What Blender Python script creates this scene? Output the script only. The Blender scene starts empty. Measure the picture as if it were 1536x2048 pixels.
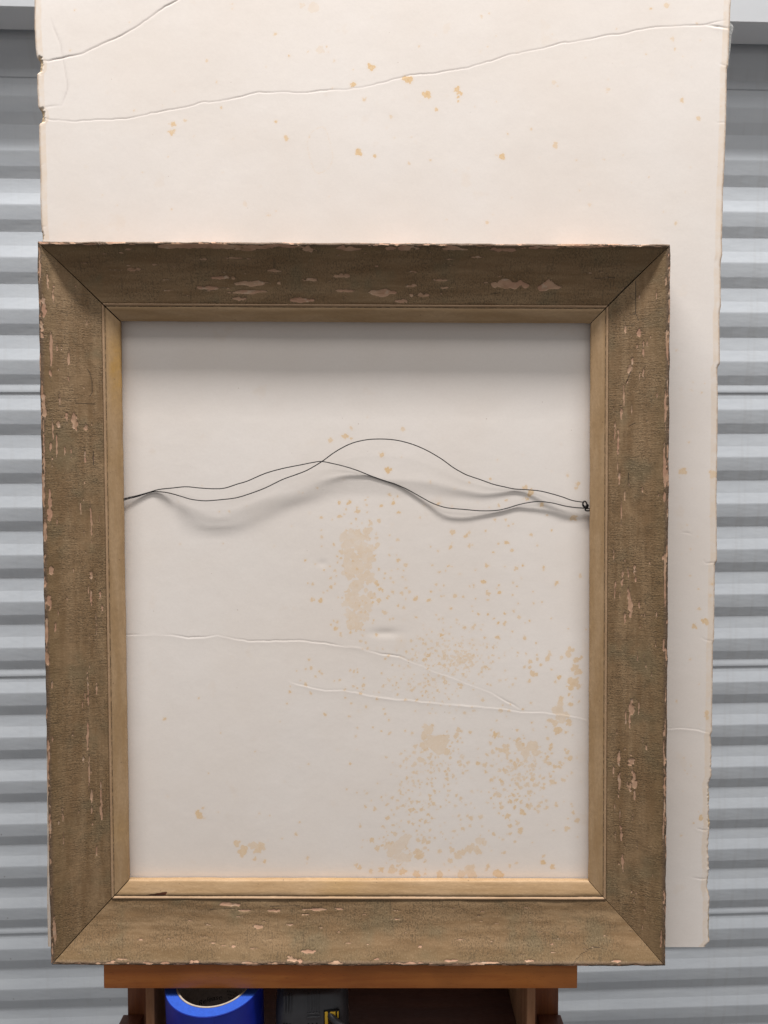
import bpy, bmesh, math, random
import numpy as np
from mathutils import Matrix, Vector

R = math.radians
scene = bpy.context.scene
col = scene.collection
rng = np.random.default_rng(7)
random.seed(7)

# ------------------------------------------------------------------ camera
ZC = 1.45                      # camera height
PITCH = 8.0                    # degrees down
D0 = 0.98                      # distance to the picture frame along the optical axis
PHI = math.atan(0.0324)        # tilt of the frame plane against the image plane
F = 1536.0
cam_d = bpy.data.cameras.new('camera')
cam_d.sensor_fit = 'HORIZONTAL'
cam_d.sensor_width = 26.0
cam_d.lens = 26.0
cam_d.clip_start = 0.01
cam_d.clip_end = 50
cam_d.dof.use_dof = True
cam_d.dof.focus_distance = 1.0
cam_d.dof.aperture_fstop = 7.0
cam = bpy.data.objects.new('camera', cam_d)
cam.location = (0, 0, ZC)
cam.rotation_euler = (R(90 - PITCH), 0, 0)
col.objects.link(cam)
scene.camera = cam
scene.render.resolution_x = 768
scene.render.resolution_y = 1024

# ------------------------------------------------------------------ room light
world = bpy.data.worlds.new('World')
scene.world = world
world.use_nodes = True
wb = world.node_tree.nodes['Background']
wb.inputs[0].default_value = (1.0, 0.97, 0.95, 1)
wb.inputs[1].default_value = 0.25

def area(name, loc, target, sx, sy, power, color):
    l = bpy.data.lights.new(name, 'AREA')
    l.shape = 'RECTANGLE'
    l.size, l.size_y = sx, sy
    l.energy = power
    l.color = color
    o = bpy.data.objects.new(name, l)
    o.location = loc
    v = Vector(target) - Vector(loc)
    o.rotation_euler = v.to_track_quat('-Z', 'Y').to_euler()
    col.objects.link(o)
    return o
# strip light overhead, just in front of the easel, and the next strip behind the photographer
area('ceiling_strip_light', (0.0, 0.484, ZC + 4.40), (0.0, 0.4841, 0.0), 4.4, 0.34, 478, (1.0, 0.97, 0.94))
area('far_ceiling_strip_light', (0.0, -0.3, ZC + 3.4), (0.0, 0.95, ZC - 0.2), 2.6, 0.9, 46, (1.0, 0.97, 0.94))

scene.view_settings.view_transform = 'Standard'
scene.view_settings.look = 'None'
scene.view_settings.exposure = 0.0
scene.view_settings.gamma = 1.0
scene.render.engine = 'CYCLES'

# ------------------------------------------------------------------ geometry of the leaning easel plane
CP, SP = math.cos(R(PITCH)), math.sin(R(PITCH))
def cam2world(p):
    x, y, z = p                # right, up, forward
    return Vector((x, z * CP + y * SP, ZC + y * CP - z * SP))
LEAN = R(PITCH) - PHI
O_W = cam2world((0, 0, D0))
LM = Matrix.Translation(O_W) @ Matrix.Rotation(-LEAN, 4, 'X')     # local: x right, y away, z up the board
cphi, sphi = math.cos(PHI), math.sin(PHI)
def px(x, y, d=0.0):
    """photo pixel -> (A, B) on the plane lying d behind the frame's front"""
    u, v = (x - 768.0) / F, (1024.0 - y) / F
    # n = (0, sphi, cphi); point = t*(u, v, 1); n.(p-O) = d
    t = (d + D0 * cphi) / (v * sphi + cphi)
    p = (t * u, t * v, t - D0)
    return p[0], p[1] * cphi - p[2] * sphi
PXM = 0.000665                 # metres per photo pixel near the board

# ------------------------------------------------------------------ helpers
def vnoise(x, y, seed=0):
    x = np.asarray(x, float); y = np.asarray(y, float)
    r = np.random.default_rng(seed).random((256, 256))
    xi = np.floor(x).astype(int); yi = np.floor(y).astype(int)
    fx = x - xi; fy = y - yi
    fx = fx * fx * (3 - 2 * fx); fy = fy * fy * (3 - 2 * fy)
    g = lambda a, b: r[a % 256, b % 256]
    return ((g(xi, yi) * (1 - fx) + g(xi + 1, yi) * fx) * (1 - fy)
            + (g(xi, yi + 1) * (1 - fx) + g(xi + 1, yi + 1) * fx) * fy) * 2 - 1
def fbm(x, y, seed=0, o=3):
    s = 0; a = 1.0
    for k in range(o):
        s = s + a * vnoise(x * 2 ** k, y * 2 ** k, seed + k); a *= 0.5
    return s
def tag(o, label=None, cat=None, group=None, kind=None):
    if label: o['label'] = label
    if cat: o['category'] = cat
    if group: o['group'] = group
    if kind: o['kind'] = kind
    return o
def link(name, me, mat, parent=None):
    o = bpy.data.objects.new(name, me)
    if mat is not None and not me.materials: me.materials.append(mat)
    col.objects.link(o)
    if parent is not None: o.parent = parent
    return o
def root(name, mw, label, cat):
    e = bpy.data.objects.new(name, None)
    e.empty_display_size = 0.05
    col.objects.link(e)
    e.matrix_world = mw
    return tag(e, label, cat)
def pydata(name, v, f, smooth=None):
    me = bpy.data.meshes.new(name)
    me.from_pydata([tuple(p) for p in v], [], f)
    me.validate(); me.update()
    if smooth is not None:
        me.polygons.foreach_set('use_smooth', np.ones(len(me.polygons), bool))
        me.set_sharp_from_angle(angle=R(smooth))
    return me
def fix_normals(me):
    bm = bmesh.new(); bm.from_mesh(me)
    bmesh.ops.recalc_face_normals(bm, faces=bm.faces)
    bm.to_mesh(me); bm.free()
def box(name, lo, hi, mat, parent, bevel=0.0015, seg=2):
    bm = bmesh.new()
    bmesh.ops.create_cube(bm, size=1.0)
    for v in bm.verts:
        v.co = Vector([(lo[i] + hi[i]) / 2 + v.co[i] * (hi[i] - lo[i]) for i in range(3)])
    if bevel:
        bmesh.ops.bevel(bm, geom=bm.edges[:], offset=bevel, segments=seg, affect='EDGES', profile=0.5)
    me = bpy.data.meshes.new(name); bm.to_mesh(me); bm.free()
    me.polygons.foreach_set('use_smooth', np.ones(len(me.polygons), bool))
    me.set_sharp_from_angle(angle=R(50))
    return link(name, me, mat, parent)
def tube(name, pts, r, mat, parent, n=8, closed=False):
    P = [Vector(p) for p in pts]
    vs, fs = [], []
    up = Vector((0.12, 0.93, 0.31)).normalized()
    m = len(P)
    for i, p in enumerate(P):
        a = P[(i - 1) % m] if closed else P[max(i - 1, 0)]
        b = P[(i + 1) % m] if closed else P[min(i + 1, m - 1)]
        t = (b - a).normalized()
        s = t.cross(up).normalized(); q = s.cross(t)
        for k in range(n):
            an = 2 * math.pi * k / n
            vs.append(p + (s * math.cos(an) + q * math.sin(an)) * (r[i] if hasattr(r, '__len__') else r))
    for i in range(m if closed else m - 1):
        for k in range(n):
            fs.append((i * n + k, i * n + (k + 1) % n, ((i + 1) % m) * n + (k + 1) % n, ((i + 1) % m) * n + k))
    if not closed:
        fs.append(tuple(range(n - 1, -1, -1))); fs.append(tuple((m - 1) * n + k for k in range(n)))
    return link(name, pydata(name, vs, fs, 60), mat, parent)
def spline(pts, step=0.002):
    """Catmull-Rom through the points"""
    P = np.array(pts, float)
    P = np.vstack([2 * P[0] - P[1], P, 2 * P[-1] - P[-2]])
    out = []
    for i in range(1, len(P) - 2):
        n = max(2, int(np.linalg.norm(P[i + 1] - P[i]) / step))
        for t in np.linspace(0, 1, n, endpoint=False):
            a, b, c, d = P[i - 1:i + 3]
            out.append(0.5 * ((2 * b) + (-a + c) * t + (2 * a - 5 * b + 4 * c - d) * t * t + (-a + 3 * b - 3 * c + d) * t ** 3))
    out.append(P[-2])
    return np.array(out)

# ------------------------------------------------------------------ node helpers
class NT:
    def __init__(s, name):
        s.m = bpy.data.materials.new(name); s.m.use_nodes = True
        s.t = s.m.node_tree; s.n = s.t.nodes
        s.b = s.n['Principled BSDF']
    def new(s, ty, **kw):
        n = s.n.new(ty)
        for k, v in kw.items(): setattr(n, k, v)
        return n
    def set(s, sock, v):
        if isinstance(v, bpy.types.NodeSocket): s.t.links.new(v, sock)
        else:
            if hasattr(sock.default_value, '__len__') and not hasattr(v, '__len__'): v = (v,) * len(sock.default_value)
            if hasattr(v, '__len__') and hasattr(sock.default_value, '__len__') and len(sock.default_value) == 4 and len(v) == 3: v = (*v, 1)
            sock.default_value = v
    def math(s, op, a, b=0.0, c=0.0, clamp=False):
        n = s.new('ShaderNodeMath', operation=op, use_clamp=clamp)
        for i, v in enumerate((a, b, c)): s.set(n.inputs[i], v)
        return n.outputs[0]
    def attr(s, name): return s.new('ShaderNodeAttribute', attribute_name=name).outputs['Fac']
    def obj(s): return s.new('ShaderNodeTexCoord').outputs['Object']
    def mapping(s, vec, scale=(1, 1, 1), loc=(0, 0, 0)):
        n = s.new('ShaderNodeMapping'); s.set(n.inputs[0], vec)
        s.set(n.inputs['Scale'], scale); s.set(n.inputs['Location'], loc)
        return n.outputs[0]
    def noise(s, vec, scale, detail=3, rough=0.55, dist=0.0):
        n = s.new('ShaderNodeTexNoise'); s.set(n.inputs['Vector'], vec)
        n.inputs['Scale'].default_value = scale; n.inputs['Detail'].default_value = detail
        n.inputs['Roughness'].default_value = rough; n.inputs['Distortion'].default_value = dist
        return n.outputs['Fac']
    def voro(s, vec, scale, feat='F1'):
        n = s.new('ShaderNodeTexVoronoi', feature=feat); s.set(n.inputs['Vector'], vec)
        n.inputs['Scale'].default_value = scale
        return n.outputs['Distance']
    def ramp(s, f, lo, hi, a=0.0, b=1.0):
        n = s.new('ShaderNodeMapRange', interpolation_type='SMOOTHSTEP')
        s.set(n.inputs['Value'], f)
        for k, v in zip(('From Min', 'From Max', 'To Min', 'To Max'), (lo, hi, a, b)): s.set(n.inputs[k], v)
        return n.outputs['Result']
    def mix(s, f, a, b):
        n = s.new('ShaderNodeMix', data_type='RGBA')
        s.set(n.inputs[0], f); s.set(n.inputs[6], a); s.set(n.inputs[7], b)
        return n.outputs[2]
    def vec(s, x, y, z=0.0):
        n = s.new('ShaderNodeCombineXYZ')
        for i, v in enumerate((x, y, z)): s.set(n.inputs[i], v)
        return n.outputs[0]
    def bump(s, h, strength, dist, normal=None):
        n = s.new('ShaderNodeBump'); s.set(n.inputs['Height'], h)
        n.inputs['Strength'].default_value = strength; n.inputs['Distance'].default_value = dist
        if normal is not None: s.set(n.inputs['Normal'], normal)
        return n.outputs[0]
    def out(s, color=None, rough=None, normal=None, spec=None, metal=None):
        if color is not None: s.set(s.b.inputs['Base Color'], color)
        if rough is not None: s.set(s.b.inputs['Roughness'], rough)
        if normal is not None: s.set(s.b.inputs['Normal'], normal)
        if spec is not None: s.set(s.b.inputs['Specular IOR Level'], spec)
        if metal is not None: s.set(s.b.inputs['Metallic'], metal)
        return s.m

def mat_door():
    t = NT('painted_steel'); o = t.obj()
    n = t.noise(t.mapping(o, (0.8, 3, 3)), 6, 4)
    dirt = t.ramp(t.noise(o, 60, 4, 0.7), 0.66, 0.78, 0, 0.25)
    c = t.mix(t.ramp(n, 0.3, 0.7), (0.505, 0.54, 0.585), (0.56, 0.595, 0.635))
    c = t.mix(dirt, c, (0.33, 0.32, 0.31))
    stv = t.ramp(t.noise(t.mapping(o, (22, 1, 1.2)), 3.5, 4, 0.6), 0.52, 0.74, 0, 0.22)
    c = t.mix(stv, c, (0.40, 0.40, 0.40))
    scr = t.ramp(t.noise(t.mapping(o, (1.5, 1, 40)), 14, 3, 0.7), 0.70, 0.76, 0, 0.3)
    c = t.mix(scr, c, (0.72, 0.73, 0.74))
    spk = t.ramp(t.voro(o, 26), 0.05, 0.03, 0, 0.6)
    c = t.mix(t.math('MULTIPLY', spk, t.ramp(t.noise(o, 5), 0.5, 0.6)), c, (0.22, 0.20, 0.19))
    b = t.bump(t.noise(t.mapping(o, (1.0, 3, 3)), 9, 3), 0.22, 0.004)
    return t.out(c, 0.42, b, 0.4)
def mat_header():
    t = NT('header_steel'); o = t.obj()
    c = t.mix(t.ramp(t.noise(o, 5, 4), 0.3, 0.7), (0.58, 0.60, 0.63), (0.63, 0.65, 0.68))
    return t.out(c, 0.45, t.bump(t.noise(o, 14, 2), 0.1, 0.003), 0.4)
def mat_board():
    t = NT('aged_card'); o = t.obj()
    big = t.noise(o, 3.2, 4, 0.6)
    c = t.mix(t.ramp(big, 0.3, 0.72), (0.785, 0.715, 0.660), (0.825, 0.770, 0.730))
    fib = t.noise(t.mapping(o, (1.0, 1.0, 1.3)), 260, 3, 0.7)
    c = t.mix(t.ramp(fib, 0.3, 0.75, 0.0, 0.10), c, (0.60, 0.55, 0.50))
    # old faint blotches
    bl = t.ramp(t.noise(o, 21, 3, 0.6), 0.64, 0.72, 0, 0.16)
    c = t.mix(bl, c, (0.74, 0.60, 0.47))
    # foxing: distance field + fine noise
    sd = t.attr('stain'); op = t.attr('stain_op')
    j = t.math('SUBTRACT', t.noise(o, 620, 3, 0.7), 0.5)
    j2 = t.math('SUBTRACT', t.noise(o, 240, 2, 0.5), 0.5)
    f = t.math('ADD', t.math('ADD', sd, t.math('MULTIPLY', j, 5.0)), t.math('MULTIPLY', j2, 5.0))
    msk = t.math('MULTIPLY', t.ramp(f, 0.8, -1.1), t.math('MULTIPLY', op, t.ramp(t.noise(o, 30, 2), 0.3, 0.65, 0.95, 1.3)), clamp=True)
    edge = t.ramp(t.math('ABSOLUTE', t.math('ADD', f, 1.2)), 0.0, 2.0, 1.0, 0.0)
    mott = t.ramp(t.noise(o, 420, 2, 0.6), 0.25, 0.8)
    sc = t.mix(mott, (0.76, 0.535, 0.300), (0.80, 0.625, 0.425))
    sc = t.mix(t.math('MULTIPLY', edge, 0.35), sc, (0.66, 0.42, 0.20))
    halo = t.math('MULTIPLY', t.ramp(t.math('ADD', sd, t.math('MULTIPLY', j2, 4.0)), 5.5, 0.0), t.math('MULTIPLY', op, 0.22))
    c = t.mix(halo, c, (0.78, 0.62, 0.47))
    sc = t.mix(t.math('MULTIPLY', t.ramp(t.math('ADD', sd, t.math('MULTIPLY', j2, 6.0)), -1.5, -6.0), t.ramp(t.noise(o, 45, 2), 0.35, 0.6, 0.0, 0.55)), sc, (0.66, 0.42, 0.20))
    c = t.mix(msk, c, sc)
    # worn brownish border
    ed = t.attr('edge')
    en = t.noise(o, 70, 4, 0.65)
    em = t.math('MULTIPLY', t.ramp(ed, 0.0105, 0.0085), t.ramp(en, 0.25, 0.68, 0.12, 0.62))
    c = t.mix(em, c, (0.76, 0.615, 0.475))
    rim = t.math('MULTIPLY', t.ramp(ed, 0.0035, 0.0005), t.ramp(t.noise(o, 110, 3, 0.7), 0.35, 0.6, 0.15, 0.7))
    c = t.mix(rim, c, (0.55, 0.37, 0.23))
    torn = t.attr('torn')
    c = t.mix(t.math('MULTIPLY', torn, t.ramp(t.noise(o, 330, 3, 0.7), 0.2, 0.7, 0.55, 1.0)), c, (0.56, 0.41, 0.24))
    cr = t.attr('crack')
    c = t.mix(cr, c, (0.16, 0.11, 0.10))
    # tiny fly specks
    sp = t.ramp(t.voro(o, 42), 0.035, 0.022, 0, 0.5)
    c = t.mix(t.math('MULTIPLY', sp, t.ramp(t.noise(o, 8), 0.45, 0.6)), c, (0.32, 0.22, 0.16))
    b = t.bump(t.noise(o, 900, 2, 0.6), 0.10, 0.0004)
    b = t.bump(t.noise(o, 34, 3, 0.5), 0.06, 0.004, b)
    return t.out(c, 0.72, b, 0.25)
def mat_cove():
    t = NT('flaking_olive_paint')
    u, w = t.attr('ru'), t.attr('rw')
    o = t.vec(u, w, 0.0)
    along = t.noise(t.mapping(o, (1.0, 9.0, 1)), 9, 4, 0.6)
    c = t.mix(t.ramp(along, 0.34, 0.68), (0.193, 0.118, 0.058), (0.262, 0.172, 0.094))
    gr = t.noise(o, 16, 3, 0.6)
    c = t.mix(t.ramp(gr, 0.5, 0.7, 0, 0.6), c, (0.165, 0.132, 0.076))
    # greener, drier paint in the inner half of the cove; browner toward the outer crest
    c = t.mix(t.ramp(w, 0.028, 0.006, 0, 0.55), c, (0.175, 0.115, 0.055))
    c = t.mix(t.ramp(w, 0.008, 0.003, 0, 0.75), c, (0.115, 0.075, 0.055))
    # crackle ridges running across the moulding
    wv = t.noise(t.mapping(o, (1.0, 0.13, 1)), 430, 3, 0.6, 0.25)
    wv2 = t.noise(t.mapping(o, (1.0, 0.7, 1)), 560, 3, 0.7, 0.3)
    zone = t.ramp(t.noise(t.mapping(o, (1, 1.5, 1)), 17, 3, 0.6), 0.34, 0.60, 0.08, 1.0)
    pits = t.math('MULTIPLY', t.ramp(wv2, 0.50, 0.36), zone)
    lines = t.math('MULTIPLY', t.ramp(wv, 0.46, 0.33), zone)
    dk = t.math('MAXIMUM', t.math('MULTIPLY', pits, 0.74), t.math('MULTIPLY', lines, 0.55))
    c = t.mix(dk, c, (0.075, 0.055, 0.032))
    hi = t.ramp(wv2, 0.56, 0.72, 0, 0.32)
    c = t.mix(hi, c, (0.40, 0.32, 0.21))
    # chips: distance field (mm) + grain-stretched noise
    sd = t.attr('chip')
    g1 = t.math('SUBTRACT', t.noise(t.mapping(o, (0.28, 1.0, 1)), 520, 3, 0.7), 0.5)
    g2 = t.math('SUBTRACT', t.noise(t.mapping(o, (0.5, 1.0, 1)), 190, 2, 0.6), 0.5)
    f = t.math('ADD', sd, t.math('ADD', t.math('MULTIPLY', g1, 2.3), t.math('MULTIPLY', g2, 1.8)))
    msk = t.ramp(f, 0.16, -0.10)
    cc = t.mix(t.ramp(t.noise(o, 34, 3), 0.35, 0.65), (0.40, 0.225, 0.150), (0.46, 0.295, 0.195))
    cc = t.mix(t.ramp(t.noise(o, 75, 3), 0.56, 0.66, 0, 0.7), cc, (0.50, 0.38, 0.28))
    cc = t.mix(t.ramp(t.noise(t.mapping(o, (0.3, 1, 1)), 160, 3), 0.56, 0.66, 0, 0.6), cc, (0.27, 0.155, 0.085))
    cc = t.mix(t.ramp(t.noise(o, 700, 2), 0.3, 0.8, 0, 0.35), cc, (0.40, 0.25, 0.155))
    c = t.mix(msk, c, cc)
    rim_shade = t.math('MULTIPLY', t.ramp(t.math('ABSOLUTE', t.math('SUBTRACT', f, 0.28)), 0.22, 0.05), 0.45)  # shade painted round the chip rims to give them depth
    c = t.mix(rim_shade, c, (0.085, 0.062, 0.04))
    c = t.mix(t.ramp(t.attr('crk'), 0.35, 0.8, 0, 0.85), c, (0.05, 0.035, 0.022))
    h = t.math('MULTIPLY', t.math('MULTIPLY', t.math('ADD', t.math('MULTIPLY', wv, 0.8), wv2), t.math('ADD', t.math('MULTIPLY', zone, 0.75), 0.25)), t.math('SUBTRACT', 1.0, msk))
    h = t.math('SUBTRACT', h, t.math('MULTIPLY', msk, 0.25))
    b = t.bump(h, 0.55, 0.0011)
    b = t.bump(t.noise(t.mapping(o, (1, 1.6, 1)), 40, 3), 0.35, 0.0025, b)
    return t.out(c, 0.62, b, 0.28)
def mat_lip():
    t = NT('tan_liner_paint')
    u, w = t.attr('ru'), t.attr('rw')
    o = t.vec(u, w, 0.0)
    n = t.noise(t.mapping(o, (1, 7, 1)), 11, 4, 0.6)
    c = t.mix(t.ramp(n, 0.3, 0.7), (0.34, 0.217, 0.110), (0.42, 0.285, 0.165))
    c = t.mix(t.ramp(t.noise(o, 7, 2), 0.58, 0.74, 0, 0.4), c, (0.40, 0.25, 0.10))
    c = t.mix(t.math('MULTIPLY', t.attr('yel'), t.ramp(t.noise(o, 60, 3), 0.3, 0.6, 0.5, 1)), c, (0.42, 0.245, 0.075))
    c = t.mix(t.ramp(w, 0.0785, 0.0765, 0, 0.5), c, (0.46, 0.30, 0.20))
    gv = t.ramp(t.math('ABSOLUTE', t.math('SUBTRACT', w, 0.0785)), 0.0009, 0.0003)
    c = t.mix(t.math('MULTIPLY', gv, t.ramp(t.noise(t.mapping(o, (0.4, 1, 1)), 330, 2), 0.42, 0.52, 0.2, 0.9)), c, (0.10, 0.07, 0.045))
    sp = t.ramp(t.voro(o, 95), 0.085, 0.05, 0, 0.75)
    c = t.mix(t.math('MULTIPLY', sp, t.ramp(t.noise(o, 23), 0.42, 0.56)), c, (0.13, 0.08, 0.045))
    fi = t.noise(t.mapping(o, (0.35, 1, 1)), 420, 3, 0.7)
    c = t.mix(t.ramp(fi, 0.36, 0.7, 0.28, 0), c, (0.24, 0.155, 0.085))
    # worn inner arris
    wr = t.math('MULTIPLY', t.ramp(w, 0.0952, 0.0962), t.ramp(t.noise(t.mapping(o, (0.35, 0.2, 1)), 150, 3, 0.7), 0.68, 0.72))
    c = t.mix(wr, c, (0.66, 0.55, 0.43))
    c = t.mix(t.ramp(t.attr('crk'), 0.4, 0.6), c, (0.085, 0.028, 0.012))
    b = t.bump(t.math('SUBTRACT', t.math('ADD', fi, t.noise(o, 90, 3)), t.math('MULTIPLY', t.attr('crk'), 3.0)), 0.25, 0.0008)
    return t.out(c, 0.55, b, 0.3)
def mat_wood(name, a, b_, rough=0.42, axis=0):
    t = NT(name); o = t.obj()
    sc = [14, 14, 14]; sc[axis] = 1.2
    g = t.noise(t.mapping(o, sc), 5.5, 5, 0.6, 0.4)
    c = t.mix(t.ramp(g, 0.32, 0.68), a, b_)
    sf = [1, 1, 1]; sf[axis] = 0.12
    fine = t.noise(t.mapping(o, sf), 900, 2, 0.7)
    c = t.mix(t.ramp(fine, 0.6, 0.75, 0, 0.5), c, tuple(v * 0.45 for v in a))
    c = t.mix(t.ramp(t.noise(o, 9, 3), 0.5, 0.75, 0, 0.35), c, tuple(v * 0.6 for v in a))
    bb = t.bump(t.math('ADD', fine, g), 0.15, 0.0006)
    return t.out(c, t.ramp(fine, 0.3, 0.7, rough - 0.06, rough + 0.12), bb, 0.4)
def mat_plain(name, c, rough=0.5, spec=0.4, var=0.15, scale=60, bump=0.1):
    t = NT(name); o = t.obj()
    n = t.noise(o, scale, 4, 0.65)
    cc = t.mix(t.ramp(n, 0.3, 0.7), tuple(v * (1 - var) for v in c), tuple(min(1, v * (1 + var)) for v in c))
    return t.out(cc, t.ramp(n, 0.2, 0.8, rough - 0.06, rough + 0.08), t.bump(t.noise(o, scale * 9, 2), bump, 0.0006), spec)
def mat_clear():
    t = NT('clear_film'); o = t.obj()
    tr = t.new('ShaderNodeBsdfTransparent'); tr.inputs[0].default_value = (0.93, 0.94, 0.94, 1)
    mx = t.new('ShaderNodeMixShader')
    n = t.noise(o, 160, 4, 0.7)
    t.set(mx.inputs[0], t.ramp(n, 0.3, 0.7, 0.28, 0.62))
    t.t.links.new(tr.outputs[0], mx.inputs[1]); t.t.links.new(t.b.outputs[0], mx.inputs[2])
    t.t.links.new(mx.outputs[0], t.n['Material Output'].inputs[0])
    return t.out((0.62, 0.62, 0.61), 0.2, t.bump(t.noise(o, 220, 3, 0.7), 0.6, 0.002), 0.5)

M_DOOR, M_HEAD, M_BOARD, M_COVE, M_LIP = mat_door(), mat_header(), mat_board(), mat_cove(), mat_lip()
M_WOOD = mat_wood('beech_ledge', (0.41, 0.120, 0.021), (0.53, 0.182, 0.036), 0.38)
M_WOODV = mat_wood('beech_upright', (0.17, 0.055, 0.022), (0.25, 0.088, 0.032), 0.42, 2)
M_WOODR = mat_wood('raw_beech', (0.26, 0.125, 0.06), (0.36, 0.19, 0.10), 0.6, 2)
M_WOODD = mat_wood('stained_tray', (0.105, 0.034, 0.018), (0.15, 0.052, 0.026), 0.5, 1)
M_WOODI = mat_wood('tray_inside_shaded', (0.045, 0.014, 0.008), (0.065, 0.021, 0.011), 0.6, 0)  # tray wood darkened, with the shade under the ledge put into its colour
M_WIRE = mat_plain('dark_wire', (0.012, 0.010, 0.012), 0.5, 0.25)
M_BLUE = mat_plain('blue_tape', (0.005, 0.018, 0.27), 0.38, 0.4, 0.1, 40)
M_BLUET = mat_plain('blue_tape_side', (0.022, 0.075, 0.40), 0.7, 0.2, 0.08, 300, 0.3)
M_CARD = mat_plain('core_card', (0.36, 0.30, 0.245), 0.8, 0.1, 0.1, 200)
M_CORE = mat_plain('core_print', (0.42, 0.385, 0.35), 0.7, 0.2, 0.15, 200)
M_INK = mat_plain('core_ink', (0.012, 0.012, 0.012), 0.6, 0.2)
M_TOOL = mat_plain('charcoal_plastic', (0.058, 0.060, 0.068), 0.36, 0.5, 0.08, 160, 0.25)
M_SLOT = mat_plain('dark_slot', (0.008, 0.008, 0.009), 0.6, 0.3)
M_RUB = mat_plain('black_rubber', (0.035, 0.035, 0.039), 0.42, 0.45)
M_YEL = mat_plain('yellow_plastic', (0.80, 0.50, 0.035), 0.4, 0.4, 0.06)
M_CLEAR = mat_clear()

# ------------------------------------------------------------------ roll-up door behind
DD = 1.435
DOORM = Matrix.Translation((0, DD, 0)) @ Matrix.Rotation(R(2.4), 4, 'Z')
door = root('roll_up_door', DOORM, 'white corrugated steel roll-up door behind the easel', 'door')
door['kind'] = 'thing'
PER = 0.5345 / 6
# one corrugation, z down from 0 to -PER; y negative = toward the camera
prof = [(0.000, 0.0000), (0.012, -0.0001), (0.255, -0.0005), (0.272, -0.0007), (0.475, -0.0047), (0.492, -0.0049),
        (0.520, -0.0048), (0.765, -0.0042), (0.785, -0.0040), (0.982, -0.0002), (1.0, 0.0)]
W2 = 1.3
xs = np.linspace(-W2, W2, 27)
vs, fs = [], []
npf = len(prof)
for side, th in ((0, 0.0), (1, 0.0009)):
    for x in xs:
        for q, y in prof: vs.append((x, y + th, -q * PER))
nx = len(xs)
for i in range(nx - 1):
    for k in range(npf - 1):
        a = i * npf + k
        fs.append((a, a + 1, a + npf + 1, a + npf))
        b = nx * npf + a
        fs.append((b, b + npf, b + npf + 1, b + 1))
slat_me = pydata('slat', vs, fs, 55)
slat_me.materials.append(M_DOOR)
seam_z = [ZC + 0.021 + 0.5345 * k for k in (1, 0, -1, -2)]
OFF = 0.865                     # a rib starts this fraction of a period below the seam
top_z = ZC + 0.021 + 2 * PER * 6 - OFF * PER
for k in range(6 * 4 + 2):
    z = top_z - 2 * PER - k * PER
    if z > ZC + 0.74: continue
    s = bpy.data.objects.new('slat', slat_me); col.objects.link(s); s.parent = door
    s.location = (0, 0, z)
for z in seam_z:
    # folded seam lip with a dark gap under it
    v, f = [], []
    for x in (-W2, W2):
        v += [(x, -0.0003, z + 0.0140), (x, -0.0011, z + 0.0060), (x, -0.0017, z + 0.0010), (x, -0.0015, z), (x, 0.0004, z)]
    for k in range(4): f.append((k, k + 1, k + 6, k + 5))
    link('seam', pydata('seam', v, f, 40), M_DOOR, door)

hz = ZC + 0.640
head = root('door_header', Matrix.Translation((0, DD, 0)) @ Matrix.Rotation(R(2.4), 4, 'Z') @ Matrix.Translation((0, 0, hz)),
            'light grey steel header beam above the roll-up door', 'beam')
# folded steel section: tall front face, chamfered underside turning back to the curtain
hp = [(-0.056, 0.45), (-0.056, 0.002), (-0.0545, 0.0), (-0.018, -0.016), (-0.0165, -0.016), (-0.0165, -0.012), (-0.050, 0.004), (-0.050, 0.45)]
v = [(x, y, z) for x in (-1.3, 1.3) for y, z in hp]
k = len(hp)
f = [(i, (i + 1) % k, k + (i + 1) % k, k + i) for i in range(k)] + [tuple(range(k)), tuple(range(2 * k - 1, k - 1, -1))]
me = pydata('front_plate', v, f); fix_normals(me)
link('front_plate', me, M_HEAD, head)
box('back_plate', (-1.3, -0.014, 0.030), (1.3, -0.009, 0.44), M_HEAD, head, 0.001)

# ------------------------------------------------------------------ backing board
BD = 0.042                      # its face lies this far behind the front of the frame
LE = [(60, -260), (68.5, 0), (68.5, 57), (71, 100), (73, 113), (74, 117), (79, 121), (80, 130), (79, 142), (73.5, 148), (74, 180), (75.5, 212),
      (77, 216), (82, 222), (84, 232), (82, 242), (77.5, 250), (78, 300), (79, 330), (80, 345), (80, 400), (82, 450), (84, 475), (85, 520), (90, 1200), (94, 1700), (93, 1800), (95, 1893)]
RE = [(1468, -260), (1462, 0), (1460, 50), (1457, 130), (1454.5, 137), (1453, 245), (1450, 330), (1447, 383), (1447, 400), (1445, 480), (1446, 514), (1442, 520), (1443, 617),
      (1440, 623), (1441, 727), (1436, 735), (1437, 800), (1436, 900), (1434, 1000), (1435, 1122), (1431, 1129), (1429, 1280), (1427, 1288), (1425, 1464),
      (1422, 1472), (1424, 1500), (1423, 1556), (1418, 1566), (1420, 1600), (1418, 1625), (1421, 1650), (1419, 1662), (1417, 1700), (1419, 1740), (1416, 1775), (1420, 1800), (1419, 1850), (1420, 1884), (1412, 1891)]
def edge_fn(E):
    q = np.array([px(x, y, BD) for x, y in E])
    i = np.argsort(q[:, 1]); q = q[i]
    return lambda b: np.interp(b, q[:, 1], q[:, 0])
le, re_ = edge_fn(LE), edge_fn(RE)
zb = px(800, 1894, BD)[1]
zt = px(800, -250, BD)[1]
def axis_pts(segs):
    out = []
    for a, b, st in segs:
        out.append(np.linspace(a, b, max(2, int((b - a) / st)), endpoint=False))
    out.append([segs[-1][1]])
    return np.concatenate(out)
xa, xb = px(240, 1400, BD)[0], px(1190, 1400, BD)[0]
x0, x1 = px(80, 900, BD)[0], px(1436, 900, BD)[0]
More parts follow.
